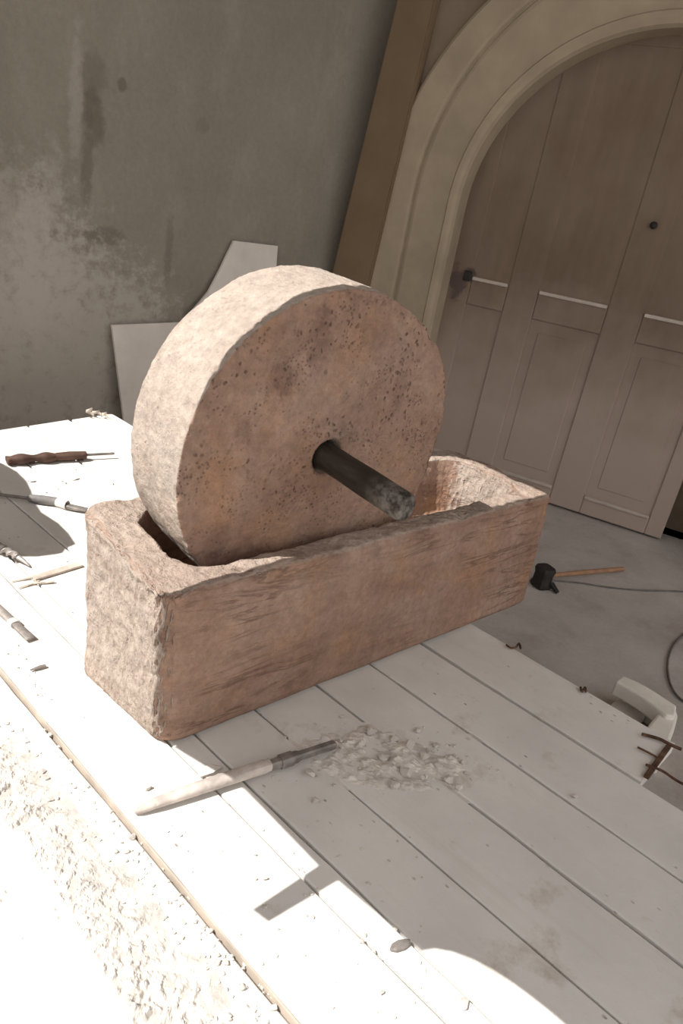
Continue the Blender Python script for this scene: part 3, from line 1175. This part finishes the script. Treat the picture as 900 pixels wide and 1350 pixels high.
# ------------------------------------------------------------------ rubble and crumbs
shards = [shard_mesh('chip', 100 + i, random.uniform(.45, .8)) for i in range(8)]
for s_ in shards:
    s_.materials.append(M['plaster_chip'])


def put(name, px, py, size, mesh, z=PT, stretch=None, rz=None):
    o = bpy.data.objects.new(name, mesh)
    COL.objects.link(o)
    g = G(px, py, z)
    o.location = (g.x, g.y, z)
    st_ = stretch or (1, 1, 1)
    o.scale = (size * st_[0], size * st_[1], size * st_[2])
    o.rotation_euler = (0, 0, rz if rz is not None else random.uniform(0, 6.28))
    return o


rnd = random.Random(21)
spots = [(487, 968, .013), (520, 975, .012), (540, 985, .015), (505, 1000, .016), (535, 1022, .017), (560, 1000, .014), (578, 1012, .012), (603, 1040, .012),
         (408, 1022, .013), (575, 985, .012), (480, 1005, .012), (497, 1020, .010), (550, 965, .010), (590, 1030, .013), (470, 985, .010), (520, 1038, .012)]
placed = []
for x_, y_, s_ in spots:
    placed.append((x_, y_, s_))
while len(placed) < 34:
    a = rnd.uniform(0, 2 * pi)
    r = sqrt(rnd.random())
    x_ = 510 + cos(a) * r * 108
    y_ = 1000 + sin(a) * r * 30 + (x_ - 510) * .12
    s_ = rnd.uniform(.004, .009)
    if all(((x_ - q[0]) ** 2 + ((y_ - q[1]) * 1.7) ** 2) ** .5 > (s_ + q[2]) * 620 for q in placed) or rnd.random() < .002:
        placed.append((x_, y_, s_))
for i, (x_, y_, s_) in enumerate(placed):
    o = put('plaster_chip', x_, y_, s_, shards[i % 8], PT + .001)
    tag(o, 'loose grey plaster chip in the rubble heap right of the long chisel', 'rubble', 'plaster chips in the rubble heap')

# fine dust heap under the chips
bm = bmesh.new()
n_ = 70
grid = []
for i in range(n_ + 1):
    row = []
    for j in range(n_ + 1):
        a, b_ = i / n_ * 2 - 1, j / n_ * 2 - 1
        g = G(508 + a * 128, 1000 + b_ * 46 + a * 14)
        rr = a * a + b_ * b_
        hh = max(0, 1 - rr * 1.05)
        f = max(0, fr(g * 22) + .35) * .007 + max(0, fr(g * 70)) * .006
        row.append(bm.verts.new((g.x, g.y, PT - .0025 + min(1, hh * 2) * f)))
    grid.append(row)
for i in range(n_):
    for j in range(n_):
        bm.faces.new((grid[i][j], grid[i + 1][j], grid[i + 1][j + 1], grid[i][j + 1]))
o = obj('rubble_dust', bm_mesh('rubble_dust', bm), M['plaster_chip'])
tag(o, 'fine grey plaster dust spread under the rubble chips', 'dust', kind='stuff')


# scattered crumbs, too many and small to count
def crumbs(name, n, sampler, label, mat, smin, smax, seed, z=PT):
    rnd = random.Random(seed)
    verts, faces = [], []
    for _ in range(n):
        px, py = sampler(rnd)
        g = G(px, py, z)
        s_ = rnd.uniform(smin, smax) * (1 if rnd.random() < .85 else 1.8)
        src = shards[rnd.randrange(8)]
        an = rnd.uniform(0, 6.28)
        base = len(verts)
        for v in src.vertices:
            x_, y_ = v.co.x * s_, v.co.y * s_ * .8
            verts.append((g.x + x_ * cos(an) - y_ * sin(an), g.y + x_ * sin(an) + y_ * cos(an), z + v.co.z * s_ * .8))
        for f in src.polygons:
            faces.append(tuple(base + i for i in f.vertices))
    o = obj(name, pydata(name, verts, faces), mat)
    tag(o, label, 'crumbs', kind='stuff')
    return o


crumbs('plaster_crumbs', 150, lambda r: (r.gauss(510, 70), r.gauss(1003, 22)), 'fine grey crumbs scattered in the rubble heap', M['plaster_chip'], .0015, .004, 3)


def foreground(r):
    t = r.random()
    return (r.uniform(190, 560), r.uniform(1080, 1345)) if t < .5 else (r.uniform(20, 160), r.uniform(870, 960)) if t < .75 else (r.uniform(10, 170), r.uniform(590, 660))


def on_boards(r):
    while True:
        q = foreground(r)
        p = to_pq(G(*q))[0]
        g_ = G(*q)
        if -.095 < p < .95 and not (-.06 < g_.x < 1.3 and -.03 < g_.y < .40) and not (.2 < g_.x < .7 and 1.38 < g_.y < 1.56):
            return q


crumbs('board_crumbs', 110, on_boards, 'tiny crumbs scattered over the sunlit planks', M['mortar'], .0015, .0042, 5)
o = crumbs('mortar_crumbs', 320, lambda r: (lambda t: (t * 330 + r.uniform(-50, 75), 960 + t * 400 + r.uniform(-30, 30)))(r.random()), 'loose mortar crumbs beside the crust on the low board', M['mortar'], .0015, .005, 8, ZL)

# single pieces that stand out
a, b_ = G(514, 1254), G(539, 1243)
o = obj('flat_stone_flake', loft_mesh('flat_stone_flake', [(Vector((*lerp3(a, b_, t).xy, PT + .004)), w_, .0035) for t, w_ in ((0, .002), (.2, .007), (.55, .0085), (.85, .006), (1, .0025))], 7, 2.5), M['iron'])
tag(o, 'dark flat flake on the sunlit narrow plank near the bottom', 'flake')
o = put('plaster_chip', 611, 1324, .012, shards[3], PT, (1.2, .7, .8), radians(30))
tag(o, 'crumbled plaster chip nearest the bottom edge of the photo', 'rubble')
o = put('plaster_chip', 416, 1058, .009, shards[5])
tag(o, 'lone plaster chip on the shaded plank below the chisel shank', 'rubble')
o = put('plaster_chip', 194, 1040, .009, shards[4])
tag(o, 'small lone chip on the sunlit plank left of the chisel', 'rubble')
o = put('plaster_lump', 274, 1019, .024, shards[1], PT, (1.3, .8, .5), radians(-10)); o.data = o.data.copy(); o.data.materials[0] = M['white_plaster']
tag(o, 'white plaster lump between the trough corner and the chisel', 'rubble')
o = put('plaster_chip', 100, 632, .018, shards[6], PT, (1.5, .7, .4), .2)
tag(o, 'pale chip between the scalloped handle and the taped chisel', 'rubble')
o = put('plaster_chip', 43, 635, .010, shards[0], PT, (1.4, .7, .5), .1)
tag(o, 'small chip in front of the scalloped wooden handle', 'rubble')
a, b_ = G(40, 886), G(60, 880)
o = obj('twig', loft_mesh('twig', [(Vector((*p.xy, PT + .005)), w_, w_ * .8) for p, w_ in ((a, .002), (lerp3(a, b_, .6), .005), (b_, .004))], 8), M['iron'])
tag(o, 'short dark twig on the planks beside the left end of the trough', 'twig')
# curled shavings at the far end of the planks
shv = empty('wood_shavings', G(128, 549))
tag(shv, 'curled pale wood shavings at the far end of the planks', 'shavings')
bpy.context.view_layer.update()
for (x_, y_, r_, h_) in ((118, 550, .018, .035), (127, 549, .022, .02), (138, 551, .014, .018)):
    g = G(x_, y_)
    pts = []
    for i in range(16):
        an = i / 15 * 5.2
        pts.append((Vector((g.x + cos(an) * r_ * (1 - i / 40), g.y + sin(an) * r_ * (1 - i / 40), PT + .007 + h_ * i / 15)), .0012, .006))
    under(shv, 'shaving', loft_mesh('shaving', pts, 6, 4), M['pale_wood'])
# nails along the right plank edge
for (pp, lab) in ((((667, 850), (673, 854), (680, 853), (684, 848), (686, 855)), 'bent nail at the plank edge nearest the trough'),
                  (((765, 906), (767, 912), (771, 906), (772, 912)), 'bent nail on the plank edge nearest the broken moulding')):
    pts = [G(*q, PT + .004) for q in pp]
    o = obj('bent_nail', tube_mesh('bent_nail', smooth_path(pts, 4), .0028, 6), M['rust'], smooth=True)
    tag(o, lab, 'nail', 'bent nails at the plank edge')
o = put('plaster_chip', 757, 1051, .008, shards[7])
tag(o, 'dark chip at the joint of the two right-hand planks', 'rubble')
